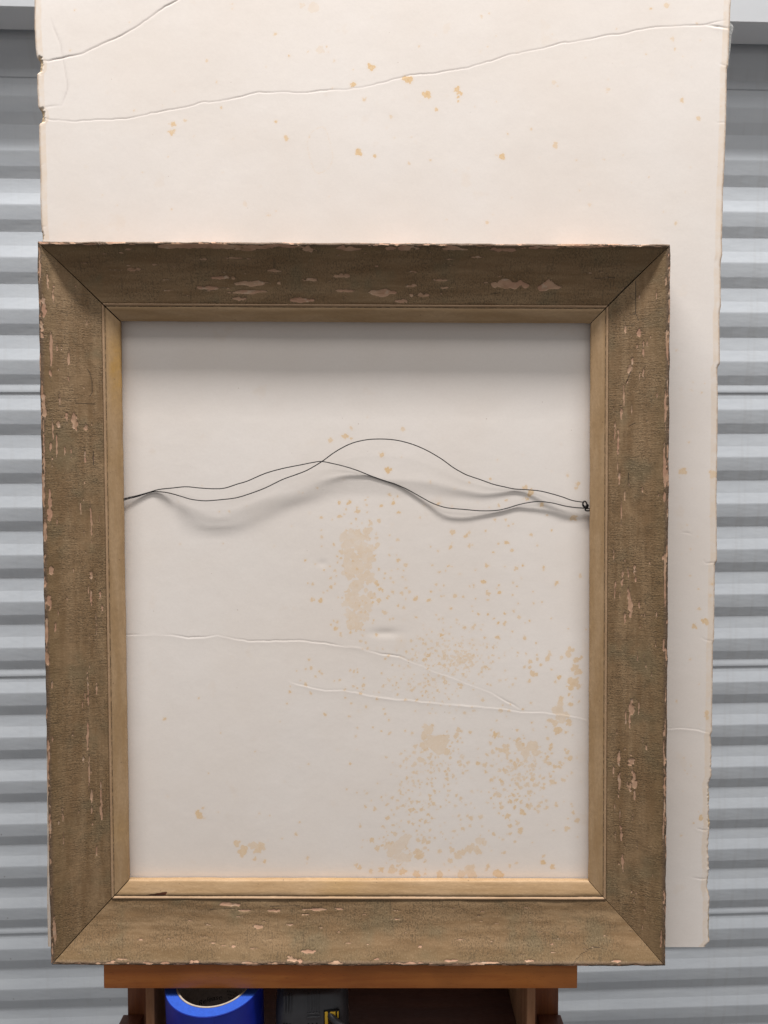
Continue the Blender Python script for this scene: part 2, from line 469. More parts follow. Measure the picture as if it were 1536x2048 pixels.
gx = axis_pts([(x0, x0 + 0.03, 0.0012), (x0 + 0.03, xa, 0.0018), (xa, xb, 0.00115), (xb, x1 - 0.06, 0.0020), (x1 - 0.06, x1, 0.0012)])
za, zc_ = px(700, 1770, BD)[1], px(700, 1020, BD)[1]
zd, ze = px(700, 640, BD)[1], px(700, 490, BD)[1]
zf = px(700, -20, BD)[1]
gz = axis_pts([(zb, za, 0.002), (za, zc_, 0.00105), (zc_, zd, 0.0019), (zd, ze, 0.006), (ze, zf, 0.0010), (zf, zt, 0.006)])
X, Z = np.meshgrid(gx, gz)          # rows = z
X = X.copy()
jag = 0.00016 * fbm(gz * 140, gz * 0 + 3.3, 21, 3)
low = np.clip((px(700, 1480, BD)[1] - gz) / 0.03, 0, 1)
jagr = 0.00016 * fbm(gz * 160, gz * 0 + 7.7, 31, 3) + low * 0.0005 * fbm(gz * 260, gz * 0 + 1.1, 41, 3)
L = le(gz) + jag; Rr = re_(gz) + jagr
wl = np.clip(1 - (X - x0) / 0.05, 0, 1); wl = wl * wl * (3 - 2 * wl)
wr = np.clip(1 - (x1 - X) / 0.05, 0, 1); wr = wr * wr * (3 - 2 * wr)
X += wl * (L - x0)[:, None] + wr * (Rr - x1)[:, None]
edge = np.minimum(X - L[:, None], Rr[:, None] - X)
H = np.zeros_like(X)                # toward the camera is positive
CR = np.zeros_like(X)
# gentle waviness of the old board
H += 0.0011 * vnoise(X * 3.1 + 5, Z * 2.6 + 2, 3) + 0.00030 * vnoise(X * 9, Z * 8, 4)
def crease(pts, groove, step, width=0.0013, dark=0.0, jit=1.0, seed=0, alt=0.0):
    P = np.array([px(x, y, BD) for x, y in pts])
    Q = []
    for a, b in zip(P[:-1], P[1:]):
        n = max(2, int(np.hypot(*(b - a)) / 0.004))
        for t in np.linspace(0, 1, n, endpoint=False): Q.append(a + (b - a) * t)
    Q.append(P[-1]); Q = np.array(Q)
    s = np.concatenate([[0], np.cumsum(np.hypot(*np.diff(Q, axis=0).T))])
    Q[:, 1] += jit * 0.0007 * fbm(s * 90, s * 0 + seed, 50 + seed, 3)
    dmin = np.full(X.shape, 9.0); sg = np.zeros(X.shape); sa = np.zeros(X.shape)
    M = 0.012
    for i in range(len(Q) - 1):
        a, b = Q[i], Q[i + 1]
        i0, i1 = np.searchsorted(gz, [min(a[1], b[1]) - M, max(a[1], b[1]) + M])
        j0, j1 = np.searchsorted(gx, [min(a[0], b[0]) - M, max(a[0], b[0]) + M])
        if i1 <= i0 or j1 <= j0: continue
        xx, zz = X[i0:i1, j0:j1], Z[i0:i1, j0:j1]
        e = b - a; l2 = max(e @ e, 1e-12)
        t = np.clip(((xx - a[0]) * e[0] + (zz - a[1]) * e[1]) / l2, 0, 1)
        dx, dz = xx - a[0] - t * e[0], zz - a[1] - t * e[1]
        d = np.hypot(dx, dz); sn = np.sign(e[0] * dz - e[1] * dx)
        if e[0] < 0: sn = -sn
        m = d < dmin[i0:i1, j0:j1]
        dmin[i0:i1, j0:j1][m] = d[m]; sg[i0:i1, j0:j1][m] = sn[m]; sa[i0:i1, j0:j1][m] = (s[i] + t * (s[i + 1] - s[i]))[m]
    ok = dmin < M
    d = dmin[ok]; sgn = sg[ok]; ss = sa[ok]
    fade = np.clip(np.minimum(ss, s[-1] - ss) / 0.02 + 0.25, 0, 1)
    var = 1 + 0.45 * vnoise(ss * 38, ss * 0 + seed, 70 + seed)
    gv = groove * (1 + alt * 2.2 * vnoise(ss * 22, ss * 0 + 9 + seed, 80 + seed))
    h = -gv * np.exp(-(d / width) ** 2)
    # the lower flap stands proud and relaxes back over a centimetre
    h += np.where(sgn < 0, step * np.exp(-d / 0.0035), 0) * (1 - np.exp(-(d / (width * 0.7)) ** 2))
    H[ok] += h * fade * var
    if dark:
        CR[ok] = np.maximum(CR[ok], dark * np.exp(-(d / (width * 0.75)) ** 2) * fade * np.clip(var, 0.4, 1.2))
crease([(84, 120), (98, 122), (112, 118), (130, 115), (165, 107), (190, 95), (225, 79), (250, 66), (275, 52), (300, 35), (330, 15), (360, -2), (400, -30)],
       0.00040, 0.00006, 0.0010, dark=0.62, seed=1)
crease([(102, 38), (112, 65), (122, 90), (128, 125), (134, 160), (136, 175), (130, 195), (122, 212)], 0.00018, 0.0, 0.0013, dark=0.18, seed=2)
crease([(80, 216), (100, 213), (122, 212)], 0.00015, 0.0, 0.0012, dark=0.1, seed=12)
crease([(84, 235), (105, 240), (145, 243), (185, 241), (250, 238), (295, 229), (345, 219), (375, 213), (410, 204), (440, 202), (480, 194), (515, 185), (560, 184),
        (615, 185), (660, 180), (700, 178), (740, 170), (768, 164), (790, 158), (820, 150), (870, 146), (935, 135), (980, 122), (1010, 111), (1070, 100), (1130, 84),
        (1150, 84), (1200, 73), (1250, 66), (1310, 54), (1360, 52), (1410, 50), (1452, 41)], 0.00024, 0.00006, 0.0008, dark=0.34, seed=3)
crease([(1413, 50), (1430, 54), (1458, 58)], 0.0005, 0.0004, 0.0012, dark=0.25, seed=4)
crease([(240, 1269), (255, 1270), (300, 1269), (350, 1271), (378, 1275), (410, 1274), (435, 1270), (470, 1277), (495, 1282), (540, 1282), (600, 1281), (640, 1284),
        (680, 1290), (725, 1298), (765, 1308), (800, 1313), (835, 1327), (870, 1343), (905, 1355), (950, 1372), (985, 1385), (1010, 1400), (1038, 1417)],
       0.00014, 0.00020, 0.0008, dark=0.16, seed=5, alt=0.8)
crease([(582, 1364), (610, 1371), (650, 1380), (690, 1380), (730, 1388), (780, 1398), (830, 1400), (880, 1406), (940, 1412), (1000, 1416), (1040, 1422), (1080, 1423),
        (1130, 1430), (1165, 1437), (1200, 1443), (1335, 1457), (1370, 1457), (1395, 1460), (1427, 1468)], 0.00008, 0.00025, 0.0008, dark=0.07, seed=6, alt=0.8)
for q, pts in enumerate([[(1407, 1119), (1412, 1126), (1437, 1125)], [(1402, 1273), (1410, 1279), (1431, 1284)], [(1428, 520), (1436, 517), (1447, 517)],
            [(1395, 1656), (1406, 1660), (1421, 1660)], [(1385, 1756), (1405, 1759), (1419, 1757)], [(1430, 727), (1443, 733)], [(1440, 128), (1457, 133)],
            [(1434, 245), (1455, 245)], [(1430, 619), (1444, 618)], [(80, 331), (86, 329)], [(83, 455), (92, 453)], [(1365, 1064), (1375, 1066), (1384, 1070)]]):
    crease(pts, 0.0003, 0.0002, 0.0010, dark=0.3, seed=20 + q)
# shallow dent above the crease
a_, b_ = px(770, 1266, BD)
H -= 0.00055 * np.exp(-((X - a_) / 0.017) ** 2 - ((Z - b_) / 0.0055) ** 2)
a_, b_ = px(645, 1127, BD)
H -= 0.00025 * np.exp(-((X - a_) / 0.006) ** 2 - ((Z - b_) / 0.005) ** 2)
# rounded, crushed edge
H -= 0.0016 * np.clip(1 - edge / 0.0035, 0, 1) ** 2
# torn spots where the card core shows
TORN = np.zeros_like(X)
for cx_, cy_, rx, ry in [(80, 131, 5.5, 14), (83, 232, 6, 14), (1421, 1590, 4, 26), (1420, 1640, 3.5, 14), (1419, 1770, 3.5, 18), (1419, 1850, 2.5, 30), (84, 472, 3, 8)]:
    a_, b_ = px(cx_, cy_, BD)
    e = np.hypot((X - a_) / (rx * PXM), (Z - b_) / (ry * PXM)) + 0.25 * fbm(X * 500, Z * 500, 60, 2)
    m = np.clip(1.25 - e, 0, 0.3) / 0.3
    TORN = np.maximum(TORN, m)
H -= 0.0014 * TORN * (1 + 0.4 * vnoise(X * 700, Z * 700, 66))

# foxing as a distance field in photo pixels
SD = np.full(X.shape, 30.0); SO = np.zeros(X.shape)
def circ(cx_, cy_, r, op):
    a, b = px(cx_, cy_, BD)
    M = (r + 7) * PXM
    i0, i1 = np.searchsorted(gz, [b - M, b + M]); j0, j1 = np.searchsorted(gx, [a - M, a + M])
    if i1 <= i0 or j1 <= j0: return
    d = np.hypot(X[i0:i1, j0:j1] - a, Z[i0:i1, j0:j1] - b) / PXM - r
    m = d < SD[i0:i1, j0:j1]
    SD[i0:i1, j0:j1][m] = d[m]; SO[i0:i1, j0:j1][m] = op
def blob(cx_, cy_, r, op=0.8, lobes=4):
    circ(cx_, cy_, r * 0.8, op)
    for k in range(lobes):
        an = rng.random() * 6.283; q = r * (0.55 + 0.45 * rng.random())
        circ(cx_ + q * math.cos(an), cy_ + q * math.sin(an), r * (0.25 + 0.3 * rng.random()), op)
for x, y, r, op in [(742, 134, 7, 1), (816, 159, 9, 1), (855, 188, 9, .9), (707, 168, 6, .9), (729, 198, 4, .6), (913, 179, 6, .85), (919, 185, 5, .8), (916, 193, 3, .8), (917, 201, 2.2, .8),
        (874, 218, 4, .7), (782, 233, 4, .4), (347, 249, 5, .75), (343, 265, 7, .7), (370, 242, 3, .5), (552, 244, 3.4, .7), (572, 276, 5, .7), (717, 303, 8, .8), (750, 311, 4, .7),
        (1003, 313, 6.5, .85), (1110, 291, 6, .5), (1063, 259, 3, .5), (1363, 201, 5, .6), (1397, 237, 5, .6), (1332, 11, 6, .5), (1301, 18, 2.6, .7), (1345, 78, 5, .35), (1350, 100, 2.5, .5),
        (1215, 180, 4.5, .35), (975, 445, 4, .5), (818, 327, 3, .45), (630, 15, 12, .22), (606, 10, 6, .2), (550, 68, 3.5, .6), (640, 100, 9, .18), (578, 112, 2.6, .6), (668, 121, 3, .35),
        (433, 164, 3, .4), (1108, 165, 5, .25), (963, 33, 3, .4), (838, 93, 2, .7), (893, 55, 10, .12), (1352, 446, 4, .5), (1180, 410, 4, .3), (537, 430, 3, .6), (490, 408, 6, .18),
        (1366, 943, 8.5, .6), (1427, 948, 9, .7), (1411, 1242, 8, .75), (1388, 1252, 6, .7), (1398, 1218, 4, .55), (1424, 1168, 4, .7), (1421, 1192, 4, .5), (1413, 1425, 6, .7), (1414, 1434, 5, .7),
        (1381, 1319, 2.5, .5), (1402, 1635, 6, .7), (1387, 1646, 2, .6), (1374, 1050, 3, .2), (1352, 700, 4, .2), (1383, 780, 4, .15),
        (660, 880, 5, .55), (690, 872, 6, .65), (703, 877, 3.6, .55), (703, 856, 4, .4), (806, 859, 5, .45), (764, 910, 6, .7), (775, 940, 6.5, .85), (779, 989, 4.5, .6), (787, 1006, 4.5, .75), (795, 993, 3, .6),
        (797, 1025, 4, .7), (680, 1005, 3.4, .75), (714, 1015, 3.2, .6), (732, 1010, 3, .5), (1050, 975, 5, .6), (1062, 985, 8, .7), (1055, 998, 4, .6), (1084, 1010, 5, .65), (1147, 1035, 7, .7), (1157, 967, 5, .6), (1152, 977, 4, .5),
        (1136, 950, 3, .6), (1012, 1001, 3.2, .6), (982, 958, 3.2, .6), (939, 966, 2.8, .5), (860, 964, 3, .5), (905, 1065, 5.5, .7), (990, 1040, 3.6, .55), (1012, 1039, 3, .5), (1017, 1052, 2.5, .5),
        (398, 1630, 9, .7), (406, 1616, 3, .6), (409, 1636, 3, .6), (473, 1685, 7, .65), (486, 1703, 11, .7), (508, 1690, 10, .55), (522, 1690, 9, .55), (515, 1700, 8, .5), (510, 1718, 4, .5), (530, 1722, 4, .6), (592, 1669, 4, .6),
        (519, 1626, 2.5, .5), (540, 1631, 2.5, .5), (599, 1644, 2.5, .5), (615, 1717, 4, .5), (328, 1438, 3.6, .6), (397, 1396, 2.4, .6), (612, 1338, 3, .6), (623, 1337, 3.4, .65), (631, 1353, 2.5, .6), (617, 1528, 2.6, .6), (700, 1527, 3.4, .6),
        (1139, 1300, 6, .65), (1136, 1308, 7, .6), (1146, 1300, 5, .6), (1153, 1320, 7, .7), (1150, 1335, 8, .65), (1156, 1342, 8, .6), (1147, 1366, 12, .65), (1158, 1372, 6, .6), (1118, 1355, 5, .75), (1110, 1365, 3, .6), (1095, 1318, 6, .55), (1100, 1308, 4, .5), (1064, 1347, 6, .6), (1072, 1349, 5, .6), (1060, 1335, 4, .5),
        (945, 1255, 4, .6), (930, 1255, 4, .7), (1138, 1390, 4, .6),
        (1117, 1420, 14, .5), (1125, 1433, 12, .5), (1110, 1446, 8, .5), (1118, 1460, 9, .6), (1138, 1444, 7, .55), (1098, 1440, 5, .6), (1140, 1408, 5, .6), (1122, 1400, 7, .5),
        (857, 1460, 13, .5), (848, 1472, 8, .45), (873, 1485, 14, .5), (888, 1482, 12, .45), (882, 1500, 13, .45), (862, 1483, 12, .45), (840, 1520, 7, .4), (892, 1505, 8, .45), (870, 1495, 12, .5), (845, 1490, 8, .45), (830, 1493, 5, .5), (916, 1460, 5, .5), (912, 1470, 6, .45), (921, 1462, 4, .55),
        (1038, 1490, 10, .45), (1062, 1490, 12, .45), (1050, 1505, 12, .4), (1070, 1505, 9, .4), (1012, 1497, 8, .5), (1015, 1506, 6, .45), (1000, 1500, 5, .5), (985, 1505, 5, .5), (975, 1510, 4, .5), (1101, 1497, 5, .6), (1102, 1490, 4, .6), (1134, 1505, 5, .6), (1140, 1517, 6, .65), (1130, 1500, 3, .5), (1120, 1525, 4, .5), (1105, 1565, 6, .6), (990, 1470, 6, .75), (955, 1527, 5, .6), (970, 1530, 5, .55), (935, 1526, 4, .55),
        (800, 1690, 16, .4), (785, 1700, 14, .4), (812, 1675, 10, .4), (838, 1712, 9, .55), (835, 1703, 9, .5), (800, 1715, 12, .35), (815, 1715, 10, .35), (743, 1680, 6, .6), (755, 1697, 6, .5), (778, 1687, 6, .5), (848, 1680, 5, .5), (835, 1680, 5, .5),
        (940, 1698, 9, .45), (925, 1706, 8, .45), (915, 1712, 9, .45), (955, 1702, 9, .45), (905, 1700, 6, .45), (960, 1682, 8, .35), (945, 1690, 6, .4), (970, 1685, 6, .35), (900, 1722, 6, .5), (878, 1703, 5, .5), (1008, 1706, 4, .5),
        (762, 1739, 6, .6), (785, 1740, 10, .55), (806, 1743, 8, .6), (833, 1748, 8, .5), (880, 1750, 8, .5), (937, 1738, 12, .5), (925, 1748, 10, .5), (945, 1748, 10, .5), (998, 1749, 10, .7), (741, 1742, 5, .5), (720, 1735, 5, .5), (976, 1732, 4, .6), (1020, 1732, 4, .55),
        (1086, 1725, 6, .7), (1104, 1734, 6, .65), (1155, 1640, 6, .6), (1133, 1657, 6, .55), (1146, 1625, 4, .5), (1041, 1662, 6, .55), (1020, 1653, 5, .55), (942, 1635, 5, .55), (962, 1633, 5, .45), (926, 1657, 4.5, .6), (908, 1662, 4, .5), (918, 1631, 3.5, .5), (776, 1635, 5, .6), (852, 1643, 5, .55), (840, 1642, 3, .5), (1015, 1632, 5.5, .6), (1045, 1625, 6, .6), (1077, 1613, 4.5, .6), (1083, 1605, 4, .5)]:
    blob(x, y, r * 0.92, op * (0.78 if r >= 10 and op < 0.6 else 1.0), 5)
# the tall pale patch
for k in range(150):
    y = 1062 + 195 * rng.random()
    hw = np.interp(y, [1062, 1085, 1120, 1150, 1200, 1235, 1260], [22, 36, 32, 22, 27, 24, 8])
    x = np.interp(y, [1062, 1150, 1260], [712, 720, 712]) + hw * (2 * rng.random() - 1)
    blob(x, y, 4 + 6 * rng.random(), 0.24 + 0.15 * rng.random(), 3)
def scatter(cx_, cy_, sx, sy, n, r0, r1, o0, o1, gauss=True):
    for k in range(n):
        if gauss: x, y = cx_ + sx * rng.normal(), cy_ + sy * rng.normal()
        else: x, y = cx_ + sx * (2 * rng.random() - 1), cy_ + sy * (2 * rng.random() - 1)
        blob(x, y, r0 + (r1 - r0) * rng.random() ** 2, o0 + (o1 - o0) * rng.random(), 3)
scatter(715, 1130, 40, 70, 120, 1.6, 5.5, .4, .75)
scatter(700, 1250, 18, 20, 30, 2, 5, .45, .75)
scatter(860, 1180, 90, 70, 70, 1.8, 5, .45, .8)
scatter(1010, 1180, 80, 70, 55, 1.8, 5, .45, .8)
scatter(900, 1310, 52, 34, 260, 1.0, 3.6, .3, .6)
scatter(925, 1318, 22, 16, 90, 1.6, 4.5, .25, .45)
scatter(870, 1370, 60, 26, 110, 1.2, 3.4, .35, .65)
scatter(690, 1360, 60, 34, 36, 1.4, 4, .45, .75)
scatter(1060, 1350, 60, 50, 30, 1.6, 4.5, .4, .7)
scatter(870, 1525, 40, 26, 130, 1.2, 4, .35, .6)
scatter(1055, 1540, 44, 38, 190, 1.4, 5, .35, .65)
scatter(1030, 1600, 34, 26, 50, 1.6, 5, .4, .65)
scatter(830, 1600, 48, 26, 130, 1.2, 4.4, .35, .6)
scatter(800, 1690, 40, 28, 70, 1.6, 4.6, .4, .6)
scatter(930, 1690, 80, 36, 46, 1.4, 4, .35, .6)
scatter(900, 1450, 120, 40, 60, 1.4, 4, .4, .65)
scatter(1130, 1620, 20, 70, 14, 1.4, 3.5, .4, .6)
scatter(720, 1600, 240, 110, 34, 1.0, 2.6, .4, .6)
scatter(720, 1010, 240, 60, 36, 1.0, 2.4, .4, .6)
scatter(760, 220, 700, 220, 90, 0.8, 2.4, .25, .55, False)
scatter(1390, 1200, 40, 500, 40, 0.8, 2.6, .25, .5, False)
# faint tide ring on the upper part
for k in range(70):
    an = k / 70 * 6.283
    circ(640 + 24 * math.cos(an) + 3 * math.sin(3 * an), 300 + 46 * math.sin(an), 1.2, 0.16)

nr, nc = X.shape
V = np.zeros((nr * nc + 2 * nr, 3))
ORG = np.array([0.0, BD + 0.005, zb])
V[:nr * nc, 0] = X.ravel(); V[:nr * nc, 1] = BD - H.ravel(); V[:nr * nc, 2] = Z.ravel()
V[nr * nc:nr * nc + nr] = np.c_[L, np.full(nr, BD + 0.005), gz]
V[nr * nc + nr:] = np.c_[Rr, np.full(nr, BD + 0.005), gz]
V -= ORG
idx = np.arange(nr * nc).reshape(nr, nc)
front = np.c_[idx[:-1, :-1].ravel(), idx[:-1, 1:].ravel(), idx[1:, 1:].ravel(), idx[1:, :-1].ravel()]
bl, br = nr * nc + np.arange(nr), nr * nc + nr + np.arange(nr)
lft = np.c_[idx[:-1, 0], idx[1:, 0], bl[1:], bl[:-1]]
rgt = np.c_[idx[:-1, -1], br[:-1], br[1:], idx[1:, -1]]
bck = np.c_[bl[:-1], bl[1:], br[1:], br[:-1]]
quads = np.concatenate([front, lft, rgt, bck]).astype(np.int32)
me = bpy.data.meshes.new('backing_board')
me.vertices.add(len(V)); me.vertices.foreach_set('co', V.ravel().astype(np.float32))
caps = [np.concatenate([[bl[0]], [br[0]], idx[0, ::-1]]), np.concatenate([[br[-1]], [bl[-1]], idx[-1, :]])]
loops = np.concatenate([quads.ravel()] + caps).astype(np.int32)
starts = np.concatenate([np.arange(len(quads)) * 4, [len(quads) * 4, len(quads) * 4 + len(caps[0])]]).astype(np.int32)
me.loops.add(len(loops)); me.loops.foreach_set('vertex_index', loops)
me.polygons.add(len(starts)); me.polygons.foreach_set('loop_start', starts)
me.update(calc_edges=True)
me.polygons.foreach_set('use_smooth', np.ones(len(starts), bool))
me.set_sharp_from_angle(angle=R(60))
def pattr(me, name, arr, pad=0):
    a = me.attributes.new(name, 'FLOAT', 'POINT')
    d = np.zeros(len(me.vertices), np.float32); d[:arr.size] = arr.ravel()
    a.data.foreach_set('value', d)
SD = np.where(SD > 29, 12, SD)
pattr(me, 'stain', np.concatenate([SD.ravel(), np.full(2 * nr, 12.0)])); pattr(me, 'stain_op', SO)
pattr(me, 'edge', edge); pattr(me, 'crack', CR); pattr(me, 'torn', TORN)
board = link('backing_board', me, M_BOARD)
board.matrix_world = LM @ Matrix.Translation(Vector(ORG))
tag(board, 'large creased white board with tan foxing spots and worn edges behind the frame', 'board')

# clear film left folded over the right edge of the board
v, f = [], []
rows = [(38, 1452, 1462), (43, 1451, 1468), (47, 1452, 1471), (55, 1453, 1470), (66, 1453, 1467), (80, 1453, 1466), (95, 1454, 1464.5), (112, 1454, 1462.5), (126, 1454, 1461), (134, 1455, 1458.5)]
for i, (y, xl, xr) in enumerate(rows):
    for k, tt in enumerate((0, 0.35, 0.7, 1.0)):
        a, b = px(xl + (xr - xl) * tt, y, BD)
        v.append((a, BD + 0.0022 + 0.0035 * tt + 0.0009 * (rng.random() - 0.5), b))
n1 = len(v)
v += [(a, d + 0.0003, b) for a, d, b in v]
for i in range(len(rows) - 1):
    for k in range(3):
        a = i * 4 + k
        f.append((a, a + 4, a + 5, a + 1)); f.append((n1 + a, n1 + a + 1, n1 + a + 5, n1 + a + 4))
film = link('clear_film', pydata('clear_film', np.array(v) - ORG, f, 40), M_CLEAR, board)
tag(film, 'clear plastic film folded over the edge')

# ------------------------------------------------------------------ picture frame
corners = [np.array(px(*c, 0.0035)) for c in ((75, 483), (1340.5, 489), (1330.5, 1931), (102.5, 1928.5))]   # TL TR BR BL
prof_w = [0.0, .0045, .0156, .030, .043, .057, .0745]
prof_d = [0.0, .0010, .0064, .0134, .0178, .0209, .0233]
def cove_d(w): return np.interp(w, prof_w, prof_d)
WSE = [0.970, 0.965, 1.022, 0.975]      # hand-cut rails differ a little in width
def inset(w):
    out = []
    for i in range(4):
        p, c, n = corners[i - 1], corners[i], corners[(i + 1) % 4]
        e1 = (c - p) / np.linalg.norm(c - p); e2 = (n - c) / np.linalg.norm(n - c)
        n1 = np.array([e1[1], -e1[0]]); n2 = np.array([e2[1], -e2[0]])      # inward for clockwise order
        A = np.array([n1, n2]); bvec = np.array([n1 @ c + w * WSE[i - 1], n2 @ c + w * WSE[i]])
        out.append(np.linalg.solve(A, bvec))
    return out
cw = np.linspace(0.0062, 0.0735, 54)
ws = np.array(prof_w[1:]); ds = np.array(prof_d[1:])
cs = spline(np.c_[ws, ds], 0.001)
cove_pts = [(w, float(np.interp(w, cs[:, 0], cs[:, 1]))) for w in cw]
PR_RAIL = [(.0060, .0400), (.0030, .0300), (.0012, .0180), (.0003, .0090), (.0000, .0045), (.0003, .0025), (.0010, .0010), (.0022, .0002), (.0034, .0000), (.0045, .0004), (.0054, .0011)] \
    + cove_pts + [(.0743, .0236), (.0744, .0300), (.0744, .0400)]
PR_LIP = [(.0746, .0398), (.0746, .0300), (.0746, .0237), (.0749, .0226), (.0757, .0221), (.0766, .0222), (.0774, .0229), (.0779, .0237), (.0785, .0240), (.0791, .0236), (.0800, .0234), (.0815, .0234), (.0828, .0236),
          (.0840, .0240), (.0855, .0245), (.0875, .0252), (.0900, .0262), (.0925, .0272), (.0945, .0280), (.0958, .0287), (.0965, .0297), (.0966, .0318), (.0948, .0322), (.0946, .0398)]
base = (corners[2] + corners[3]) / 2
FORG = np.array([base[0], 0.02, base[1]])
frame = root('picture_frame', LM @ Matrix.Translation(Vector(FORG)), 'empty wooden picture frame with flaking olive-brown paint and tan inner lip, resting on the easel', 'picture frame')
CH = {0: [(267, 539, 14, 3), (448, 555, 20, 4), (506, 566, 42, 5.5), (420, 576, 28, 4), (498, 584, 30, 4), (478, 597, 13, 4), (258, 498, 10, 2), (493, 499, 30, 2), (472, 516, 25, 2), (407, 518, 9, 2), (310, 529, 6, 1.5),
          (337, 580, 9, 1.5), (550, 541, 12, 3), (420, 492, 120, 3.5), (683, 551, 15, 4), (621, 559, 14, 3.3), (688, 581, 16, 3), (765, 585, 25, 7), (823, 571, 9, 4), (843, 590, 18, 5), (804, 602, 11, 4), (882, 560, 13, 2),
          (1022, 569, 30, 9.5), (1010, 567, 16, 8), (600, 600, 25, 5), (804, 496, 30, 5), (620, 499, 15, 5), (694, 497, 25, 4), (905, 497, 25, 3.5), (954, 514, 12, 2), (1097, 573, 28, 8), (1097, 566, 10, 7), (889, 575, 8, 2), (1006, 499, 25, 4), (350, 494, 50, 3), (560, 492, 60, 3), (1150, 494, 60, 2), (1080, 495, 40, 2.5)],
      1: [(1251, 657, 8, 2.5), (1280, 665, 8, 6), (1287, 694, 14, 2), (1265, 720, 12, 2), (1259, 740, 8, 4), (1287, 747, 12, 1.8), (1248, 789, 20, 1.8), (1243, 823, 13, 2.5), (1264, 822, 10, 1), (1230, 864, 18, 2), (1237, 880, 22, 2.5),
          (1235, 916, 25, 1), (1239, 955, 14, 2), (1285, 981, 6, 1.8), (1250, 991, 10, 1.5), (1243, 1027, 25, 1.2), (1334, 688, 30, 2.5), (1331, 812, 40, 2.2), (1329, 949, 50, 3), (1332, 560, 14, 2), (1330, 1150, 60, 1.6),
          (1270, 1141, 9, 3), (1272, 1159, 6, 1.8), (1244, 1167, 10, 2), (1230, 1182, 18, 1.5), (1261, 1212, 24, 5), (1258, 1190, 14, 3), (1279, 1209, 8, 1.8), (1250, 1235, 10, 2), (1247, 1144, 18, 1.2), (1258, 1155, 7, 1.2),
          (1289, 1230, 5, 1.2), (1300, 1125, 4, 1.5), (1328, 1292, 12, 2), (1326, 1116, 7, 2), (1228, 1110, 10, 1.5), (1275, 1315, 8, 1.2), (1292, 1331, 6, 1.2), (1303, 1349, 5, 1.2), (1264, 1416, 13, 5), (1260, 1440, 15, 2),
          (1252, 1440, 18, 1.6), (1278, 1414, 13, 1.5), (1293, 1496, 8, 1.5), (1238, 1517, 16, 3), (1239, 1560, 18, 2.8), (1262, 1522, 9, 7), (1265, 1541, 12, 2), (1269, 1566, 18, 5), (1261, 1574, 9, 4), (1270, 1590, 12, 2),
          (1255, 1571, 8, 1.6), (1227, 1542, 12, 1.5), (1243, 1668, 12, 2.8), (1231, 1672, 8, 1.6), (1275, 1690, 7, 1.8), (1230, 1616, 10, 1), (1240, 1630, 18, .9), (1246, 1727, 16, 3), (1328, 1500, 40, 1.5), (1327, 1650, 30, 1.4), (1322, 1880, 14, 2)],
      2: [(551, 1821, 12, 3), (491, 1821, 12, 2), (628, 1819, 24, 2.5), (611, 1829, 9, 1.5), (678, 1818, 10, 1.8), (580, 1850, 7, 2), (516, 1853, 8, 4), (614, 1903, 15, 3), (584, 1920, 12, 3), (600, 1921, 7, 3), (578, 1913, 6, 1.5),
          (671, 1925, 15, 2.4), (794, 1821, 8, 1), (841, 1893, 4, 2), (460, 1809, 20, 4), (487, 1821, 12, 2), (243, 1918, 10, 1.5), (388, 1923, 8, 3), (224, 1924, 8, 2), (755, 1918, 5, 2), (900, 1921, 12, 2), (1060, 1922, 10, 2), (1235, 1922, 10, 2), (466, 1892, 5, 2), (330, 1926, 14, 2), (820, 1926, 30, 2), (960, 1926, 40, 2)],
      3: [(102, 695, 24, 3.2), (83, 651, 12, 4), (85, 672, 5, 2), (100, 745, 12, 2), (137, 716, 14, 2), (122, 693, 7, 1.3), (119, 801, 12, 1.5), (89, 815, 22, 4), (85, 790, 22, 2.5), (148, 838, 20, 5), (152, 848, 14, 3), (133, 835, 10, 3),
          (116, 849, 9, 3), (172, 855, 6, 4), (105, 857, 20, 1.6), (113, 890, 22, 1.6), (101, 893, 10, 2), (104, 922, 10, 1.5), (129, 902, 8, 1.5), (142, 903, 9, 1.5), (170, 913, 12, 2), (187, 916, 10, 1.2), (100, 1000, 22, 3),
          (100, 1027, 20, 5), (90, 1063, 20, 4), (102, 1142, 9, 4), (98, 1204, 13, 4), (93, 1268, 25, 3), (94, 1315, 20, 4), (182, 1044, 30, 2), (161, 1015, 12, 1.5), (182, 1151, 10, 3), (182, 1196, 14, 2.5), (200, 1188, 8, 2),
          (204, 1217, 8, 2), (116, 1224, 8, 1.5), (110, 1254, 9, 2), (193, 1266, 28, 1.2), (104, 1371, 13, 1.5), (175, 1360, 14, 1.5), (176, 1400, 22, 1.8), (175, 1465, 30, 2.2), (193, 1376, 12, 2.5), (105, 1481, 8, 1.5),
          (178, 1535, 40, 2.2), (183, 1593, 11, 3), (183, 1620, 10, 1.8), (202, 1593, 30, 1.5), (202, 1620, 25, 2.8), (166, 1518, 7, 1.8), (125, 1629, 10, 1.8), (117, 1646, 5, 1.8), (100, 1645, 18, 3), (193, 1702, 9, 1.8), (97, 1520, 35, 1.5),
          (88, 620, 16, 4), (86, 600, 12, 3), (95, 560, 14, 2), (106, 590, 12, 2), (80, 530, 30, 2), (87, 980, 30, 3), (109, 1860, 24, 3), (88, 900, 60, 1.6)]}
